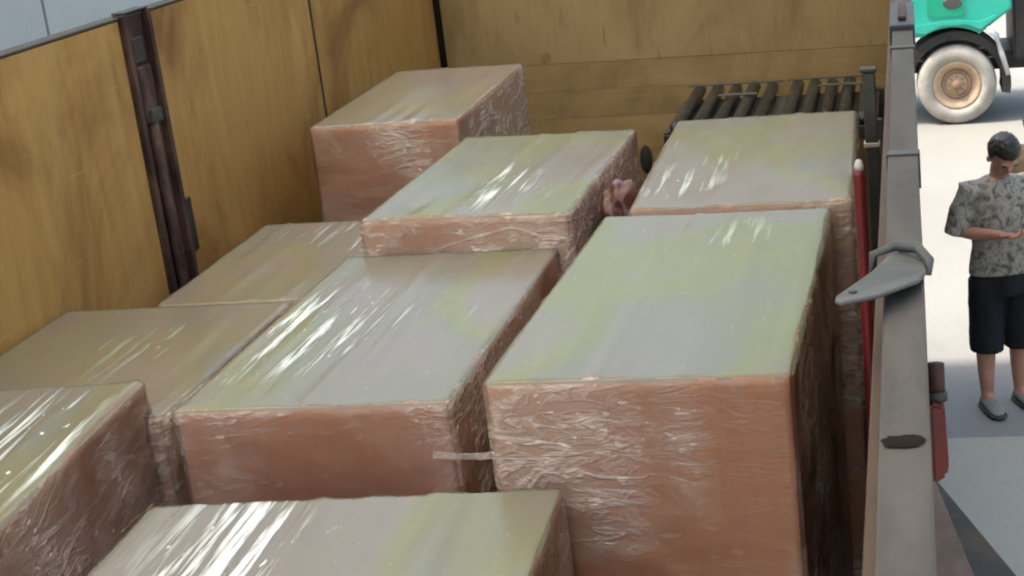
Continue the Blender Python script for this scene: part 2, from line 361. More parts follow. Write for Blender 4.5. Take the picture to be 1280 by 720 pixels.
# unseen shed roof added to shade the truck; translucent sheets tuned for fill light
ROOF_Y1 = 8.1
cp = thing('added_shed_roof', 'unseen translucent corrugated shed roof on steel beams, added to shade the truck', 'roof', (0, 0, 0))
def corr_mesh():
    bm = NB(); nx = 40; prev = None
    for i in range(nx + 1):
        x = -0.53 + 1.06 * i / nx; z = 0.02 * math.cos(x * 2 * math.pi / 0.152)
        cur = [bm.verts.new((x, 0.2, z)), bm.verts.new((x, ROOF_Y1, z))]
        if prev: bm.faces.new((prev[0], cur[0], cur[1], prev[1]))
        prev = cur
    return bm
proto = obj('roof_sheet', corr_mesh(), 'roof_clear', cp)
me_c = proto.data; me_g = me_c.copy(); me_g.materials[0] = M['roof_green']
proto.location = (-7.3, 0, 6.62)
for i in range(1, 10):
    o = bpy.data.objects.new('roof_sheet', me_g if i % 4 == 2 else me_c); COL.objects.link(o); o.parent = cp
    o.location = (-7.3 + i * 1.0, 0, 6.62 + (0.003 if i % 2 else 0))
for yb in (0.4, 2.6, 4.8, 7.0):
    bm = NB(); box(bm, -7.9, 2.35, yb - 0.06, yb + 0.06, 6.3, 6.5); obj('beam', bm, 'rust', cp)
    bm = NB(); box(bm, 2.2, 2.36, yb - 0.08, yb + 0.08, 0.0, 6.3); obj('column', bm, 'rust', cp)
for xb in (-6.5, -4.3, -2.1, 0.1, 2.1):
    bm = NB(); box(bm, xb - 0.03, xb + 0.03, 0.2, ROOF_Y1 - 0.05, 6.503, 6.585); obj('purlin', bm, 'rust', cp)

# ------------------------------------------------------------------ the truck
WX, WZ = -2.378, CAM_Z - 0.538
YB = 7.638
Y0 = -0.6
BED = 1.2
tk = thing('cargo_truck', 'open cargo truck bed with plywood-lined sides holding the wrapped boxes', 'truck', (-1.2, 0, 0))
def T(name, bm, mat, parent=tk, smooth=False, label=None):
    o = obj(name, bm, mat, parent, smooth)
    if parent is tk: o.location = (1.2, 0, 0)
    if label: o['label'] = label
    return o
bm = NB(); box(bm, WX - 0.03, 0.0, Y0, YB + 0.03, BED - 0.08, BED); T('bed_floor', bm, 'bedsteel')
bm = NB()
for x in (-1.65, -0.75): box(bm, x - 0.06, x + 0.06, Y0, 8.9, 0.8, BED - 0.082)
for yy in (0, 1.5, 3, 4.5, 6, 7.4): box(bm, -2.3, -0.1, yy - 0.04, yy + 0.04, 0.98, BED - 0.084)
T('chassis', bm, 'dark')
def wheel_parts(parent, c, r, wd, nm='wheel', tm='black_rubber', rm='rim_dark'):
    bm = NB(); lathe(bm, [(r * .55, -wd / 2), (r * .9, -wd / 2), (r * .985, -wd * .36), (r, 0), (r * .985, wd * .36), (r * .9, wd / 2), (r * .55, wd / 2), (r * .55, -wd / 2)], 'X', 36, c)
    wl = T(nm, bm, tm, parent, True)
    bm = NB(); lathe(bm, [(0, -wd * .2), (r * .3, -wd * .2), (r * .5, -wd * .4), (r * .56, -wd * .46), (r * .56, wd * .46), (r * .5, wd * .4), (r * .3, wd * .2), (0, wd * .2)], 'X', 28, c)
    obj('rim', bm, rm, wl, True)
for yy in (1.6, 8.3):
    for x in (-2.2, -0.36): wheel_parts(tk, (x, yy, 0.47), 0.47, 0.26)
# cab ahead of the headboard
bm = NB(); prism(bm, [(7.75, 0.75), (9.1, 0.75), (9.1, 1.4), (8.9, 2.3), (8.7, 2.45), (7.75, 2.45)], -2.28, -0.12, 'X')
bmesh.ops.bevel(bm, geom=list(bm.edges), offset=0.05, segments=2, affect='EDGES'); cab = T('cab', bm, 'rust')
bm = NB(); box(bm, -0.118, -0.11, 8.0, 8.75, 1.55, 2.25); obj('side_window', bm, 'glass', cab)

# left side
bm = NB()
box(bm, WX - 0.05, WX - 0.018, Y0, YB, BED, WZ - 0.012)          # outer steel sheet
lw = T('left_wall', bm, 'rust')
bm = NB(); box(bm, WX - 0.05, WX + 0.002, Y0, YB, WZ - 0.010, WZ - 0.002, 0.002, 1); obj('top_angle', bm, 'greysteel', lw)
random.seed(4)
for y0, y1 in ((Y0, 1.30), (1.43, 2.95), (2.954, 4.485), (4.672, 6.002), (6.030, YB - 0.012)):
    bm = NB(); box(bm, WX - 0.017, WX, y0, y1, BED + 0.005, WZ - 0.013, 0.002, 1)
    obj('plywood_panel', bm, 'ply', lw)
bm = NB(); box(bm, WX - 0.019, WX - 0.002, 6.003, 6.029, BED, WZ - 0.02); obj('joint_strip', bm, 'dark', lw)
# dark red-brown channel post between the panels
for p0 in (1.30, 4.487):
    bm = NB()
    box(bm, WX - 0.017, WX - 0.006, p0 + 0.002, p0 + 0.183, BED, WZ + 0.002)
    box(bm, WX - 0.006, WX + 0.016, p0 + 0.002, p0 + 0.026, BED, WZ + 0.002, 0.002, 1)
    box(bm, WX - 0.006, WX + 0.016, p0 + 0.159, p0 + 0.183, BED, WZ + 0.002, 0.002, 1)
    po = obj('wall_post', bm, 'rust', lw)
p0 = 4.487
bm = NB(); box(bm, WX - 0.005, WX + 0.004, p0 + 0.05, p0 + 0.125, WZ - 0.155, WZ - 0.075, 0.004, 1); obj('stake_pocket', bm, 'dark', lw)
bm = NB(); box(bm, WX - 0.005, WX + 0.010, p0 + 0.045, p0 + 0.135, WZ - 0.34, WZ - 0.165, 0.004, 1); obj('post_plate', bm, 'rust', lw)
bm = NB(); box(bm, WX - 0.005, WX + 0.022, p0 + 0.065, p0 + 0.13, WZ - 0.345, WZ - 0.30, 0.006, 2); obj('post_clasp', bm, 'greysteel', lw)
bm = NB(); tube(bm, [(WX + 0.004, p0 + 0.085, WZ - 0.34), (WX + 0.012, p0 + 0.075, WZ - 0.8), (WX + 0.01, p0 + 0.07, WZ - 1.3), (WX + 0.005, p0 + 0.07, BED + 0.01)], 0.017, 10); obj('drop_bar', bm, 'rust', lw, True)
bm = NB(); box(bm, WX + 0.001, WX + 0.014, p0 + 0.16, p0 + 0.225, WZ - 0.80, WZ - 0.62, 0.003, 1, ); obj('hinge_flap', bm, 'dark', lw)
bm = NB(); box(bm, WX - 0.03, WX + 0.012, p0 + 0.02, p0 + 0.175, WZ + 0.0025, WZ + 0.009, 0.002, 1); obj('post_cap', bm, 'dark', lw)

# headboard
bm = NB(); box(bm, WX - 0.05, 0.0, YB + 0.022, YB + 0.05, BED, WZ + 0.35); hb = T('headboard', bm, 'rust')
zs = CAM_Z - 1.29
bm = NB(); box(bm, WX + 0.03, -0.055, YB + 0.002, YB + 0.02, zs, WZ + 0.33, 0.002, 1); obj('plywood_sheet', bm, 'ply_back', hb)
bm = NB(); box(bm, WX - 0.004, WX + 0.022, YB - 0.008, YB + 0.02, BED, WZ + 0.34, 0.003, 1); obj('corner_angle', bm, 'stainrust', hb)
z = zs - 0.0015; random.seed(9)
while z > BED + 0.05:
    hgt = random.choice((0.10, 0.14, 0.17)); z0 = max(BED + 0.004, z - hgt)
    bm = NB(); box(bm, WX + 0.03, -0.055, YB + 0.001 + random.uniform(-0.001, 0.001), YB + 0.02, z0, z, 0.0012, 1); obj('plank', bm, 'plank', hb)
    z = z0 - 0.0012
bm = NB(); lathe(bm, [(0, -0.03), (0.022, -0.03), (0.03, -0.02), (0.03, 0.0)], 'Y', 16, (0, 0, 0))
for v_ in bm.verts: v_.co.z *= 2.4
obj('dark_gap_spot', bm, 'black_rubber', hb, True, (-1.372, YB - 0.004, CAM_Z - 1.80))  # black oval standing in for the dark gap at the headboard

# right side: grey top rail, sheet, lining, hardware
bm = NB(); box(bm, -0.034, -0.012, Y0, YB, BED, WZ - 0.05); rw = T('right_wall', bm, 'rust')
bm = NB(); box(bm, -0.043, 0.001, Y0, YB, WZ - 0.055, WZ, 0.003, 2)
bmesh.ops.subdivide_edges(bm, edges=[e for e in bm.edges if abs((e.verts[0].co - e.verts[1].co).y) > 3], cuts=60, use_grid_fill=True)
for v_ in bm.verts:
    v_.co.x += 0.0012 * noise.noise((v_.co.y * 2.1, 0, 3)); v_.co.z += 0.0015 * noise.noise((v_.co.y * 1.7, 5, v_.co.x * 9))
obj('top_rail', bm, 'greysteel', rw)
for y0, y1 in ((Y0, 1.9), (1.91, 4.3), (4.31, YB - 0.01)):
    bm = NB(); box(bm, -0.056, -0.0435, y0, y1, BED + 0.004, WZ - 0.048, 0.002, 1); obj('lining_panel', bm, 'lining', rw)
    bm = NB(); box(bm, -0.0432, -0.0345, y0, y1, BED + 0.004, WZ - 0.062); obj('packing_strip', bm, 'rust', rw)
for yy in (3.142, 2.23):
    bm = NB(); box(bm, -0.0455, 0.0035, yy - 0.014, yy + 0.014, WZ - 0.05, WZ + 0.003, 0.001, 1); obj('joint_strap', bm, 'dark', rw)
bm = NB(); box(bm, -0.049, 0.006, 3.36, 3.70, WZ - 0.06, WZ + 0.012, 0.005, 2); obj('rail_clamp', bm, 'dark', rw)
bm = NB(); box(bm, -0.030, -0.012, 3.42, 3.62, WZ + 0.0125, WZ + 0.022, 0.003, 1); obj('clamp_bar', bm, 'rust', rw)
bm = NB(); lathe(bm, [(0.0, 0.0012), (0.8, 0.001), (1.0, 0.0)], 'Z', 28)
for v_ in bm.verts:
    a_ = math.atan2(v_.co.y, v_.co.x); k_ = 1 + 0.3 * noise.noise((math.cos(a_) * 2, math.sin(a_) * 2, 1)) + 0.12 * noise.noise((math.cos(a_) * 6, math.sin(a_) * 6, 4)); v_.co.x *= 0.0185 * k_; v_.co.y *= 0.013 * k_
obj('rust_spot', bm, 'stainrust', rw, True, (-0.022, 1.203, WZ + 0.0015))
# lever latch hooked over the rail
bm = NB(); prism(bm, [(-0.090, 1.502), (-0.084, 1.494), (-0.046, 1.520), (-0.004, 1.590), (0.004, 1.640), (0.002, 1.700), (-0.020, 1.720), (-0.040, 1.690), (-0.056, 1.620), (-0.078, 1.555), (-0.090, 1.520)], 0.0, 0.005, 'Z')
for v_ in bm.verts: v_.co.z += WZ + 0.010 - 0.07 * (v_.co.y - 1.66) - max(0, v_.co.x + 0.012) * 0.5
bmesh.ops.bevel(bm, geom=list(bm.edges), offset=0.0015, segments=1, affect='EDGES'); lv = obj('latch_lever', bm, 'lever', rw)
bm = NB(); lathe(bm, [(0.0, 0.001), (0.0045, 0.001), (0.0045, 0.0)], 'Z', 14); obj('pin_hole', bm, 'dark', rw, False, (-0.073, 1.535, WZ + 0.0148 - 0.07 * (1.535 - 1.66)))
bm = NB(); tube(bm, [(-0.062, 1.70, WZ - 0.03), (-0.056, 1.705, WZ + 0.010), (-0.03, 1.71, WZ + 0.018), (-0.005, 1.70, WZ + 0.018), (0.008, 1.68, WZ + 0.008), (0.006, 1.672, WZ - 0.006)], [0.004, 0.005, 0.006, 0.007, 0.006, 0.004], 10); obj('latch_hook', bm, 'lever', rw, True)
# red latch on the outer face
bm = NB(); prism(bm, [(0.002, 2.30), (0.030, 2.32), (0.034, 2.345), (0.030, 2.46), (0.002, 2.47)], 2.70, 2.76, 'Y'); bmesh.ops.bevel(bm, geom=list(bm.edges), offset=0.006, segments=2, affect='EDGES')
rl = obj('outer_latch', bm, 'red', rw); rl['label'] = 'red painted latch body hanging outside the grey rail'
bm = NB(); tube(bm, [(0.016, 2.74, 2.462), (0.016, 2.75, 2.53)], 0.017, 16); obj('latch_barrel', bm, 'rust', rw, True)
bm = NB(); tube(bm, [(0.016, 2.735, 2.462), (0.016, 2.737, 2.478)], 0.021, 16); obj('latch_collar', bm, 'dark', rw, True)
# hardware inside: cord and bolts
def P3(x, dy): return Vector(x) + Vector(dy)
for yy, zz in ((1.93, 2.47), (1.72, 2.36), (2.3, 2.52)):
    bm = NB(); lathe(bm, [(0, 0.0), (0.011, 0.0), (0.013, 0.004), (0.013, 0.012), (0.02, 0.012), (0.02, 0.02)], 'X', 10, (-0.092, yy, zz)); obj('bolt', bm, 'bolt', rw, True)

# ------------------------------------------------------------------ wrapped boxes
def rbox_point(p, h, r):
    q = Vector((max(-h[0] + r, min(h[0] - r, p.x)), max(-h[1] + r, min(h[1] - r, p.y)), max(-h[2] + r, min(h[2] - r, p.z))))
    d = p - q
    if d.length < 1e-9: return p, Vector((0, 0, 1))
    d.normalize(); return q + d * r, d
def film_mesh(w_, l_, h_, seed, step=0.016):
    bm = NB(); hx, hy, hz = w_ / 2, l_ / 2, h_ / 2; H = (hx, hy, hz); r = 0.007
    off = Vector((seed * 7.3, seed * 3.1, seed * 1.7))
    def ticks(h):
        n = max(4, int(2 * h / step)); t = [-h + 2 * h * i / n for i in range(n + 1)]
        return sorted(t + [-h + r * .3, -h + r * .75, h - r * .3, h - r * .75])
    X, Y, Z = ticks(hx), ticks(hy), ticks(hz)
    cache = {}
    def V(x, y, z):
        key = (round(x, 6), round(y, 6), round(z, 6))
        if key in cache: return cache[key]
        p, n = rbox_point(Vector(key), H, r); q = p + off
        edge = min(1.0, max(0.0, (max(abs(n.x), abs(n.y), abs(n.z)) - 0.75) / 0.25))
        topw = max(0.0, n.z)
        a = noise.noise((q.x * 9, q.y * 1.1, 0.3)) * 0.0030 + max(0, noise.noise((q.x * 22, q.y * 1.7, 4.0)) - 0.12) * 0.010
        u = q.x + q.y
        s1 = noise.noise((u * 4 + q.z * 3, q.z * 9 - u * 2, q.x)); s2 = noise.noise((u * 9 - q.z * 8, q.z * 15 + u * 5, 2.0))
        mk = max(0.1, min(1.0, 0.5 + 2.2 * noise.noise((q.x * 2.5, q.y * 2.5, q.z * 2.2 + 3))))
        b = mk * (max(0, 0.35 - abs(s1)) * 0.012 + max(0, 0.25 - abs(s2)) * 0.008)
        bulge = (1 - topw) * (0.002 + 0.004 * (0.5 + noise.noise((q.x * 1.6, q.y * 1.6, q.z * 1.6))))
        e = edge * (topw * a + (1 - topw) * b + bulge) + (1 - edge) * 0.002 * noise.noise(q * 14)
        vv = bm.verts.new(p + n * (0.002 + max(-0.001, e))); cache[key] = vv; return vv
    def grid(A, B, fn, flip):
        for i in range(len(A) - 1):
            for j in range(len(B) - 1):
                f = [fn(A[i], B[j]), fn(A[i + 1], B[j]), fn(A[i + 1], B[j + 1]), fn(A[i], B[j + 1])]
                if len(set(f)) == 4: bm.faces.new(f[::-1] if flip else f)
    grid(X, Y, lambda a, b: V(a, b, hz), False)
    grid(X, Z, lambda a, b: V(a, -hy, b), False); grid(X, Z, lambda a, b: V(a, hy, b), True)
    grid(Y, Z, lambda a, b: V(hx, a, b), False); grid(Y, Z, lambda a, b: V(-hx, a, b), True)
    for v_ in bm.verts: v_.co.z += hz
    return bm
def carton_mesh(w_, l_, h_):
    bm = NB(); box(bm, -w_ / 2, w_ / 2, -l_ / 2, l_ / 2, 0.001, h_, 0.004, 2); return bm
GRP = 'film-wrapped cartons on the truck bed'
BX = {}
SPOT = {'A': (0, 0, .1, .50), 'C': (.0, -.15, .3, .62), 'B': (-.18, -.05, .75, .62), 'D': (.1, .35, .15, .66), 'F': (-.1, -.3, .1, .60), 'E': (-.20, .36, 1.0, .62), 'G': (.14, .28, 1.0, .60), 'H': (.05, .0, .3, .54), 'I': (.1, .1, .3, .54)}  # per box: place and strength of the painted glare, base haze
def wrapped(key, cx, cy, w_, l_, ztop, rot, seed, label):
    h = CAM_Z + ztop - BED - 0.012
    t = thing('wrapped_carton', label, 'carton', (cx, cy, BED + 0.004), rot, GRP)
    obj('carton', carton_mesh(w_ - 0.003, l_ - 0.003, h - 0.0015), 'carton', t)
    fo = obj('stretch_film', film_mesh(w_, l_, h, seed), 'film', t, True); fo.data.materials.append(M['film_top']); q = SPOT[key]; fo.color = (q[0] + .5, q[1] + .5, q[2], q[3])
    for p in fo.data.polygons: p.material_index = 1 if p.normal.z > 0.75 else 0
    BX[key] = t; return t
wrapped('A', -1.841, 5.654, .523, 1.066, -1.028, .022, 1, 'tall film-wrapped carton at the far left corner, nearest the yellow side wall')
wrapped('C', -1.25, 4.575, .594, 1.02, -1.088, -.021, 2, 'film-wrapped carton with green-tinted top behind the middle one, red bag at its side')
wrapped('B', -1.306, 3.506, .604, 1.105, -1.19, .004, 3, 'film-wrapped carton in the middle with white streaks and yellow-green edge on top')
wrapped('D', -.546, 3.348, .601, 1.18, -1.076, -.02, 4, 'big film-wrapped carton on the right with its large bare brown front showing')
wrapped('F', -.485, 4.533, .595, 1.125, -1.068, .02, 5, 'film-wrapped carton at the right, just in front of the dark rollers')
wrapped('E', -1.099, 2.111, .821, 1.14, -1.275, .042, 6, 'wide film-wrapped carton nearest the camera at the bottom of the picture')
wrapped('G', -1.998, 2.507, .609, 1.14, -1.176, .093, 7, 'film-wrapped carton at the lower left with bright white glare on top')
wrapped('H', -2.030, 3.469, .640, .785, -1.251, .006, 8, 'film-wrapped carton by the left wall with only its flat top showing, behind the glaring one')
wrapped('I', -1.809, 4.30, .61, .804, -1.257, .013, 9, 'film-wrapped carton beside the dark wall post, below the tall corner one')
bm = NB(); box(bm, 0.26, 0.449, -0.572, -0.569, 1.080, 1.094)
bmesh.ops.subdivide_edges(bm, edges=[e for e in bm.edges if abs((e.verts[0].co - e.verts[1].co).x) > 0.1], cuts=14, use_grid_fill=True)
for v_ in bm.verts:
    u = (v_.co.x - 0.26) / 0.189; up = 1 if v_.co.z > 1.087 else -1
    v_.co.z += 0.005 * noise.noise((u * 4, up * 2.0, 1)) - 0.010 * math.sin(u * math.pi) * 0.8; v_.co.y += 0.004 * noise.noise((u * 5, 3, 0)) * min(1, u * 4)
obj('tie_strap', bm, 'film', BX['B'])
# red-brown bag squeezed between two cartons
bm = NB(); bmesh.ops.create_icosphere(bm, subdivisions=5, radius=1.0)
for v_ in bm.verts:
    p = v_.co.copy(); k_ = 1 + 0.20 * noise.noise(p * 1.7) + 0.06 * (1 - abs(noise.noise(p * 3.2)) * 3) * 0.6
    v_.co = Vector((p.x * 0.062 * k_, p.y * 0.10 * k_, p.z * (0.10 if p.z > 0 else 0.5) * k_))
tag(obj('plastic_bag', bm, 'bag', None, True, (-0.868, 4.36, CAM_Z - 1.19)), 'crumpled red-brown plastic bag wedged between two wrapped cartons', 'bag')

# ------------------------------------------------------------------ roller rack by the headboard
rk = thing('roller_rack', 'rack of dark grey steel rollers in front of the headboard', 'roller rack', (-0.6, 6.95, BED))
def RK(name, bm, mat, smooth=False):
    o = obj(name, bm, mat, rk, smooth); o.location = (0.6, -6.95, -BED); return o
ZR = CAM_Z - 1.385
xs = [-1.03 + i * 0.088 for i in range(5)] + [-0.555 + i * 0.083 for i in range(5)]
random.seed(3)
for x in xs:
    bm = NB(); r = 0.030; dy = random.uniform(-0.02, 0.02); dz = random.uniform(-0.006, 0.006); z_ = ZR - r + dz
    prof = [(0, 6.50 + dy), (0.016, 6.50 + dy), (0.017, 6.53 + dy), (r * .9, 6.535 + dy), (r, 6.55 + dy), (r, 7.38), (r * .9, 7.395), (0.017, 7.40), (0.017, 7.44), (0, 7.44)]
    lathe(bm, prof, 'Y', 20, (x, 0, z_)); RK('roller', bm, 'roller', True)
for xa, xb, za in ((-1.08, -0.62, ZR + 0.002), (-0.60, -0.185, ZR + 0.006)):
    bm = NB(); box(bm, xa, xb, 7.33, 7.345, za - 0.004, za + 0.004, 0.002, 1); RK('cross_bar', bm, 'rackgrey')
    bm = NB(); box(bm, xa, xb, 6.47, 6.492, ZR - 0.1, ZR - 0.045, 0.003, 1); RK('cross_bar', bm, 'dark')
bm = NB(); box(bm, -0.90, -0.72, 7.02, 7.05, ZR + 0.004, ZR + 0.012, 0.002, 1); RK('tie_plate', bm, 'rackgrey')
bm = NB(); box(bm, -0.44, -0.22, 7.12, 7.15, ZR + 0.006, ZR + 0.014, 0.002, 1); RK('tie_plate', bm, 'rackgrey')
for x in (-1.06, -0.165):
    for yy in (6.62, 7.32):
        bm = NB(); box(bm, x - 0.02, x + 0.02, yy - 0.02, yy + 0.02, BED + 0.003, ZR - 0.05, 0.003, 1); RK('leg', bm, 'rackgrey')
bm = NB(); box(bm, -1.10, -0.165, 6.6, 7.3, ZR - 0.10, ZR - 0.062); RK('tray', bm, 'greysteel')
# upright and red pole standing in the gap along the right side
po = thing('stake_pole', 'red steel pole with a white tip standing in the gap by the rail', 'pole', (-0.122, 3.14, BED))
bm = NB(); lathe(bm, [(0, 0), (0.012, 0), (0.0125, 0.4), (0.0125, 1.60), (0.011, 1.612), (0.0, 1.612)], 'Z', 16); obj('shaft', bm, 'red', po, True)
bm = NB(); lathe(bm, [(0, 1.613), (0.009, 1.613), (0.010, 1.622), (0.006, 1.634), (0, 1.636)], 'Z', 14); obj('tip', bm, 'offwhite', po, True)
sp_ = thing('support_post', 'greenish grey steel post beside the far right carton', 'post', (-0.155, 5.28, BED))
bm = NB(); box(bm, -0.022, 0.022, -0.02, 0.02, 0.002, 1.42, 0.004, 1); obj('shaft', bm, 'rackgrey', sp_)
bm = NB(); box(bm, -0.027, 0.027, -0.025, 0.025, 1.16, 1.175, 0.002, 1); obj('band', bm, 'offwhite', sp_)
bm = NB(); box(bm, -0.028, 0.028, -0.026, 0.026, 1.421, 1.435, 0.003, 1); obj('cap', bm, 'rackgrey', sp_)

# ------------------------------------------------------------------ timber on the ground beside the truck
def board(name, p0, p1, wd, th, mat, label, cat, side=-1, z=0.006):
    p0, p1 = Vector((*p0, 0)), Vector((*p1, 0)); d = (p1 - p0); L = d.length
    t_ = thing(name, label, cat, (p0.x, p0.y, z), math.atan2(d.y, d.x))
    bm = NB(); box(bm, 0, L, min(0, side * wd), max(0, side * wd), 0, th, 0.004, 1); obj('board', bm, mat, t_); return t_

board('timber', (0.032, 7.44), (0.70, 5.42), 0.20, 0.045, 'lining_dark', 'dark flat timber on the ground beside the truck', 'timber')
board('wooden_plank', (0.012, 7.42), (0.32, 5.42), 0.22, 0.03, 'plank_pink', 'reddish brown plank lying on the dark timber beside the rail', 'plank', z=0.053)

# ------------------------------------------------------------------ teal vehicle
vh = thing('work_vehicle', 'teal work vehicle with a dusty pale wheel standing in the sun', 'vehicle', (0.43, 16.6, 0))
def VH(name, bm, mat, smooth=False, parent=None):
    o = obj(name, bm, mat, parent or vh, smooth)
    if parent is None: o.location = (-0.43, -16.6, 0)
    return o
WC = (0.437, 16.25, 0.415)
def arch(cx, cz, r, a0, a1, n=14): return [(cx + r * math.cos(R(a0 + (a1 - a0) * i / n)), cz + r * math.sin(R(a0 + (a1 - a0) * i / n))) for i in range(n + 1)]
poly = [(-1.9, 0.92), (0.0, 0.93)] + arch(0.40, 0.46, 0.56, 122, 62, 10) + [(0.68, 0.935), (0.80, 1.02), (1.02, 1.18), (1.02, 2.0), (0.6, 2.12), (-1.9, 2.12)]
bm = NB(); prism(bm, poly, 16.10, 17.55, 'Y'); bmesh.ops.bevel(bm, geom=[e for e in bm.edges if abs((e.verts[0].co - e.verts[1].co).y) < 0.01], offset=0.025, segments=2, affect='EDGES')
body = VH('body', bm, 'teal')
bm = NB(); prism(bm, [(0.02, 0.985), (0.12, 0.965), (0.30, 1.045), (0.55, 1.045), (0.70, 0.985), (0.86, 1.10), (0.86, 1.135), (0.68, 1.07), (0.5, 1.10), (0.3, 1.10), (0.02, 1.06)], 16.065, 16.10, 'Y'); bmesh.ops.bevel(bm, geom=list(bm.edges), offset=0.008, segments=2, affect='EDGES'); obj('crease_panel', bm, 'teal', body)
bm = NB(); box(bm, 0.16, 0.53, 16.086, 16.099, 1.14, 1.62); dc = obj('decal', bm, 'teal_dark', body)
bm = NB(); lathe(bm, [(0, -0.006), (0.085, -0.006), (0.1, 0.0)], 'Y', 24)
for v_ in bm.verts: v_.co.z *= 0.6
obj('emblem', bm, 'rackgrey', body, False, (0.42, 16.085, 1.27))
bm = NB()
outer = arch(WC[0], WC[2], 0.56, 178, -12, 22); inner = arch(WC[0], WC[2], 0.47, -12, 178, 22)
prism(bm, outer + inner, 16.13, 16.62, 'Y'); VH('mudguard', bm, 'black_rubber')
def veh_wheel(cx, cy):
    r, wd = 0.415, 0.28
    bm = NB(); lathe(bm, [(r * .60, 0.03), (r * .62, -0.01), (r * .74, -0.03), (r * .88, -0.022), (r * .955, 0.0), (r * .99, 0.04), (r, 0.09), (r, wd - .09), (r * .96, wd), (r * .62, wd), (r * .60, wd - .03)], 'Y', 56, (cx, cy - wd / 2, 0.415))
    wl = VH('wheel', bm, 'tyre', True)
    bm = NB(); c = (cx, cy - wd / 2, 0.415)
    lathe(bm, [(0, 0.03), (r * .13, 0.03), (r * .15, 0.05), (r * .24, 0.055), (r * .27, 0.075), (r * .40, 0.072), (r * .47, 0.02), (r * .565, -0.012), (r * .61, -0.004), (r * .61, 0.2), (0, 0.2)], 'Y', 48, c)
    rm = obj('rim', bm, 'rim', wl, True)
    bm = NB(); lathe(bm, [(0, -0.012), (r * .08, -0.01), (r * .125, 0.004), (r * .125, 0.029)], 'Y', 24, c); obj('hub_cap', bm, 'rim_dark', wl, True)
    bm = NB(); lathe(bm, [(r * .275, 0.070), (r * .30, 0.055), (r * .36, 0.055), (r * .385, 0.070)], 'Y', 40, c); obj('rim_ring', bm, 'rim_dark', wl, True)
    for i in range(8):
        a = i * math.pi / 4; bm = NB(); lathe(bm, [(0, 0.0), (0.012, 0.0), (0.014, 0.02)], 'Y', 6, (c[0] + r * .2 * math.cos(a), c[1] + 0.04, c[2] + r * .2 * math.sin(a))); obj('wheel_nut', bm, 'rim_dark', wl)
veh_wheel(WC[0], WC[1]); veh_wheel(WC[0], 17.4); veh_wheel(2.75, WC[1]); veh_wheel(2.75, 17.4)
bm = NB(); tube(bm, [(0.76, 16.08, 1.0), (0.85, 16.08, 0.92), (0.90, 16.09, 0.74), (0.965, 16.1, 0.50)], [0.032, 0.032, 0.03, 0.026], 10); VH('strut', bm, 'silver', True)
bm = NB(); box(bm, -1.8, 3.3, 16.45, 16.55, 0.50, 0.62); box(bm, -1.8, 3.3, 17.05, 17.15, 0.50, 0.62); box(bm, 0.9, 3.3, 16.4, 17.2, 0.63, 0.7); VH('chassis', bm, 'dark')
bm = NB(); prism(bm, [(1.03, 0.62), (1.03, 1.25), (1.15, 1.9), (1.9, 1.9), (1.9, 0.62)], 16.22, 17.4, 'Y'); bmesh.ops.bevel(bm, geom=list(bm.edges), offset=0.03, segments=2, affect='EDGES'); VH('engine_cover', bm, 'dark')
bm = NB(); box(bm, 1.95, 3.4, 16.15, 17.45, 0.9, 1.25, 0.03, 2); VH('rear_deck', bm, 'teal')
bm = NB(); box(bm, -1.7, -0.5, 16.095, 16.099, 1.45, 2.0, 0.0); obj('side_window', bm, 'glass', body)

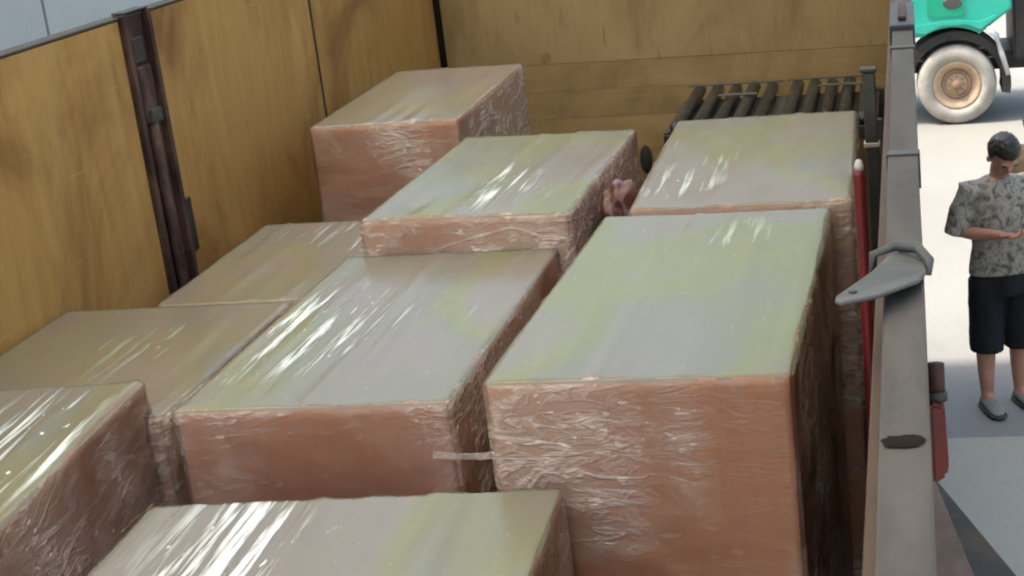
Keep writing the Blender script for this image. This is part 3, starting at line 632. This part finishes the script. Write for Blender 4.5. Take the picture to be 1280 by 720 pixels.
# ------------------------------------------------------------------ people
def remeshed(o, voxel, smooth=6):
    m = o.modifiers.new('fuse', 'REMESH'); m.mode = 'VOXEL'; m.voxel_size = voxel; m.use_smooth_shade = True
    if smooth:
        s = o.modifiers.new('relax', 'SMOOTH'); s.iterations = smooth; s.factor = 0.5
    return o
def ell(bm, c, r, rot=None, sub=3):
    q = bmesh.ops.create_icosphere(bm, subdivisions=sub, radius=1.0)
    mt = rot.to_matrix() if rot else Matrix.Identity(3)
    for v_ in q['verts']: v_.co = Vector(c) + mt @ Vector((v_.co.x * r[0], v_.co.y * r[1], v_.co.z * r[2]))
def person(loc, rz, label, shirt, hair, long_hair=False, scale=1.0):
    t = thing('person', label, 'person', loc, rz); t.scale = (scale * 1.08, scale * 1.04, scale)
    bm = NB()
    # torso (facing local -Y)
    rings(bm, [(0, .0, .80, .140, .10), (0, .0, .88, .148, .105), (0, -.005, .98, .145, .105), (0, -.01, 1.10, .15, .11), (0, -.005, 1.22, .165, .115), (0, .0, 1.30, .165, .10), (0, .005, 1.355, .12, .075), (0, .0, 1.38, .06, .058)])
    tube(bm, [(0, .005, 1.33), (0, -.012, 1.40), (0, -.035, 1.46)], [.058, .052, .055], 14)
    hc = Vector((0, -.068, 1.51)); tilt = Euler((R(44), 0, 0))
    hm = tilt.to_matrix()
    def hp(x, y, z): return hc + hm @ Vector((x, y, z))
    ell(bm, hp(0, .012, .022), (.074, .092, .095), tilt); ell(bm, hp(0, -.022, -.045), (.056, .066, .066), tilt)
    ell(bm, hp(0, -.088, -.018), (.013, .018, .022), tilt, 2); ell(bm, hp(0, -.072, .022), (.05, .02, .012), tilt, 2)
    for s in (-1, 1): ell(bm, hp(s * .076, .005, -.012), (.012, .02, .032), tilt, 2)
    for s in (-1, 1):
        # legs
        x = s * .088
        tube(bm, [(x, .0, .86), (x * 1.05, -.01, .70), (x * 1.08, -.012, .50), (x * 1.1, -.01, .44), (x * 1.1, .012, .34), (x * 1.1, .015, .22), (x * 1.1, .01, .10), (x * 1.1, .0, .05)], [.070, .078, .06, .054, .054, .046, .036, .04], 16)
        tube(bm, [(x * 1.1, .045, .04), (x * 1.12, -.02, .045), (x * 1.2, -.10, .032), (x * 1.25, -.165, .022)], [(.032, .035), (.036, .04), (.043, .028), (.036, .018)], 14)
        # arms
        sh = Vector((s * .185, .005, 1.325)); el = Vector((s * .236, .02, 1.085)); wr = Vector((s * .085, -.205, 1.10)); 
        tube(bm, [(s * .12, .005, 1.32), sh, sh.lerp(el, .5), el, el.lerp(wr, .35), wr], [.045, .046, .043, .040, .039, .026], 14)
        d = (wr - el).normalized(); side = Vector((0, 0, 1)).cross(d).normalized(); up = Vector((0, 0, 1))
        pc = wr + d * .045
        tube(bm, [wr - d * .01, wr + d * .03, wr + d * .075, wr + d * .092], [(.026, .018), (.036, .016), (.038, .014), (.032, .011)], 12)
        for i, (o_, L) in enumerate(((-.030, .062), (-.010, .074), (.011, .069), (.030, .055))):
            b0 = wr + d * .08 + side * o_; b1 = b0 + d * L * .5 + up * .006; b2 = b1 + d * L * .36 + up * .020; b3 = b2 + d * L * .2 + up * .022
            tube(bm, [b0, b1, b2, b3], [.0098, .0092, .0085, .006], 8)
        th0 = wr + d * .02 + side * (-.03); tube(bm, [th0, th0 + side * (-.022) + d * .025 + up * .008, th0 + side * (-.028) + d * .055 + up * .018, th0 + side * (-.024) + d * .072 + up * .024], [.013, .012, .010, .007], 8)
    remeshed(obj('body', bm, 'skin', t, True), 0.0065, 5)
    # shirt
    bm = NB()
    rings(bm, [(0, .0, .825, .182, .135), (0, -.005, .86, .178, .135), (0, -.012, .92, .172, .13), (0, -.015, 1.02, .168, .126), (0, -.012, 1.12, .170, .126), (0, -.005, 1.22, .180, .125), (0, .0, 1.30, .18, .11), (0, .005, 1.352, .135, .085), (0, .005, 1.378, .083, .068)], 40)
    for s in (-1, 1):
        tube(bm, [(s * .10, .005, 1.30), (s * .18, .005, 1.318), (s * .207, .012, 1.22), (s * .228, .02, 1.12), (s * .236, .022, 1.075)], [.075, .074, .068, .070, .074], 18)
    sh_o = remeshed(obj('shirt', bm, shirt, t, True), 0.009, 3)
    tx = bpy.data.textures.get('folds') or bpy.data.textures.new('folds', 'CLOUDS'); tx.noise_scale = 0.16; tx.noise_depth = 2
    dm = sh_o.modifiers.new('folds', 'DISPLACE'); dm.texture = tx; dm.strength = 0.022; dm.mid_level = 0.5
    # shorts
    bm = NB()
    rings(bm, [(0, 0, .70, .17, .125), (0, 0, .80, .168, .125), (0, 0, .90, .168, .125)], 30)
    for s in (-1, 1):
        x = s * .088
        tube(bm, [(x, 0, .80), (x * 1.02, -.005, .70), (x * 1.08, -.008, .55), (x * 1.12, -.008, .36)], [.098, .100, .092, .090], 20)
    so_ = remeshed(obj('shorts', bm, 'shorts', t, True), 0.010, 2); dm = so_.modifiers.new('folds', 'DISPLACE'); dm.texture = tx; dm.strength = 0.02
    # shoes
    for s in (-1, 1):
        x = s * .088
        bm = NB(); tube(bm, [(x * 1.1, .065, .030), (x * 1.1, .05, .040), (x * 1.12, -.02, .047), (x * 1.2, -.11, .036), (x * 1.25, -.165, .028), (x * 1.27, -.185, .022)], [(.02, .015), (.038, .026), (.041, .034), (.047, .026), (.040, .018), (.018, .010)], 16)
        sh_ = obj('shoe', bm, 'shoe', t, True); ss = sh_.modifiers.new('s', 'SUBSURF'); ss.levels = 1; ss.render_levels = 1
        bm = NB(); tube(bm, [(x * 1.1, .075, .012), (x * 1.1, .04, .012), (x * 1.18, -.09, .012), (x * 1.26, -.18, .012), (x * 1.28, -.212, .012)], [(.022, .011), (.044, .0115), (.055, .0115), (.045, .0115), (.018, .009)], 14); obj('sole', bm, 'sole', sh_, True)
    # hair
    bm = NB(); q = bmesh.ops.create_icosphere(bm, subdivisions=5, radius=1.0)
    for v_ in q['verts']:
        p = v_.co.copy(); k_ = 1 + 0.07 * noise.noise((p.x * 7, p.y * 7, p.z * 3)) + 0.09 * noise.noise((p.x * 20, p.y * 20, p.z * 9))
        low = -.30 + (0.55 if p.y < -0.35 else 0.0) + 0.12 * noise.noise((p.x * 7, p.y * 7, 0))
        zz = max(p.z, low); kk = 1.0 if p.z >= low else 0.9
        v_.co = hp(p.x * .083 * k_ * kk, .018 + p.y * .101 * k_ * kk, .030 + zz * .106 * k_)
    if long_hair:
        tube(bm, [hp(0, .05, .05), hp(0, .085, -.06), hp(0, .10, -.16), hp(0, .10, -.25)], [(.07, .05), (.085, .055), (.08, .045), (.055, .03)], 16)
    remeshed(obj('hair', bm, hair, t, True), 0.006, 2)
    for s in (-1, 1):
        bm = NB(); ell(bm, hp(s * .030, -.072, .004), (.010, .007, .004), tilt, 2); e_ = obj('eye', bm, 'eyewhite', t, True)
        bm = NB(); ell(bm, hp(s * .030, -.0775, .003), (.006, .003, .005), tilt, 2); obj('iris', bm, 'sole', e_, True)
        bm = NB(); ell(bm, hp(s * .031, -.084, .024), (.017, .006, .004), tilt, 2); obj('eyebrow', bm, 'hair', t, True)
    bm = NB(); ell(bm, hp(0, -.086, -.062), (.022, .006, .008), tilt, 2); obj('mouth', bm, 'lip', t, True)
    return t
person((0.445, 8.55, 0.004), R(22), 'person in grey patterned shirt and black shorts looking down at their hands', 'shirt', 'hair')
person((0.76, 9.5, 0.0), R(-20), 'person in a dark olive-brown top mostly hidden at the right edge of the frame', 'olive', 'hair_brown', True, 0.96)
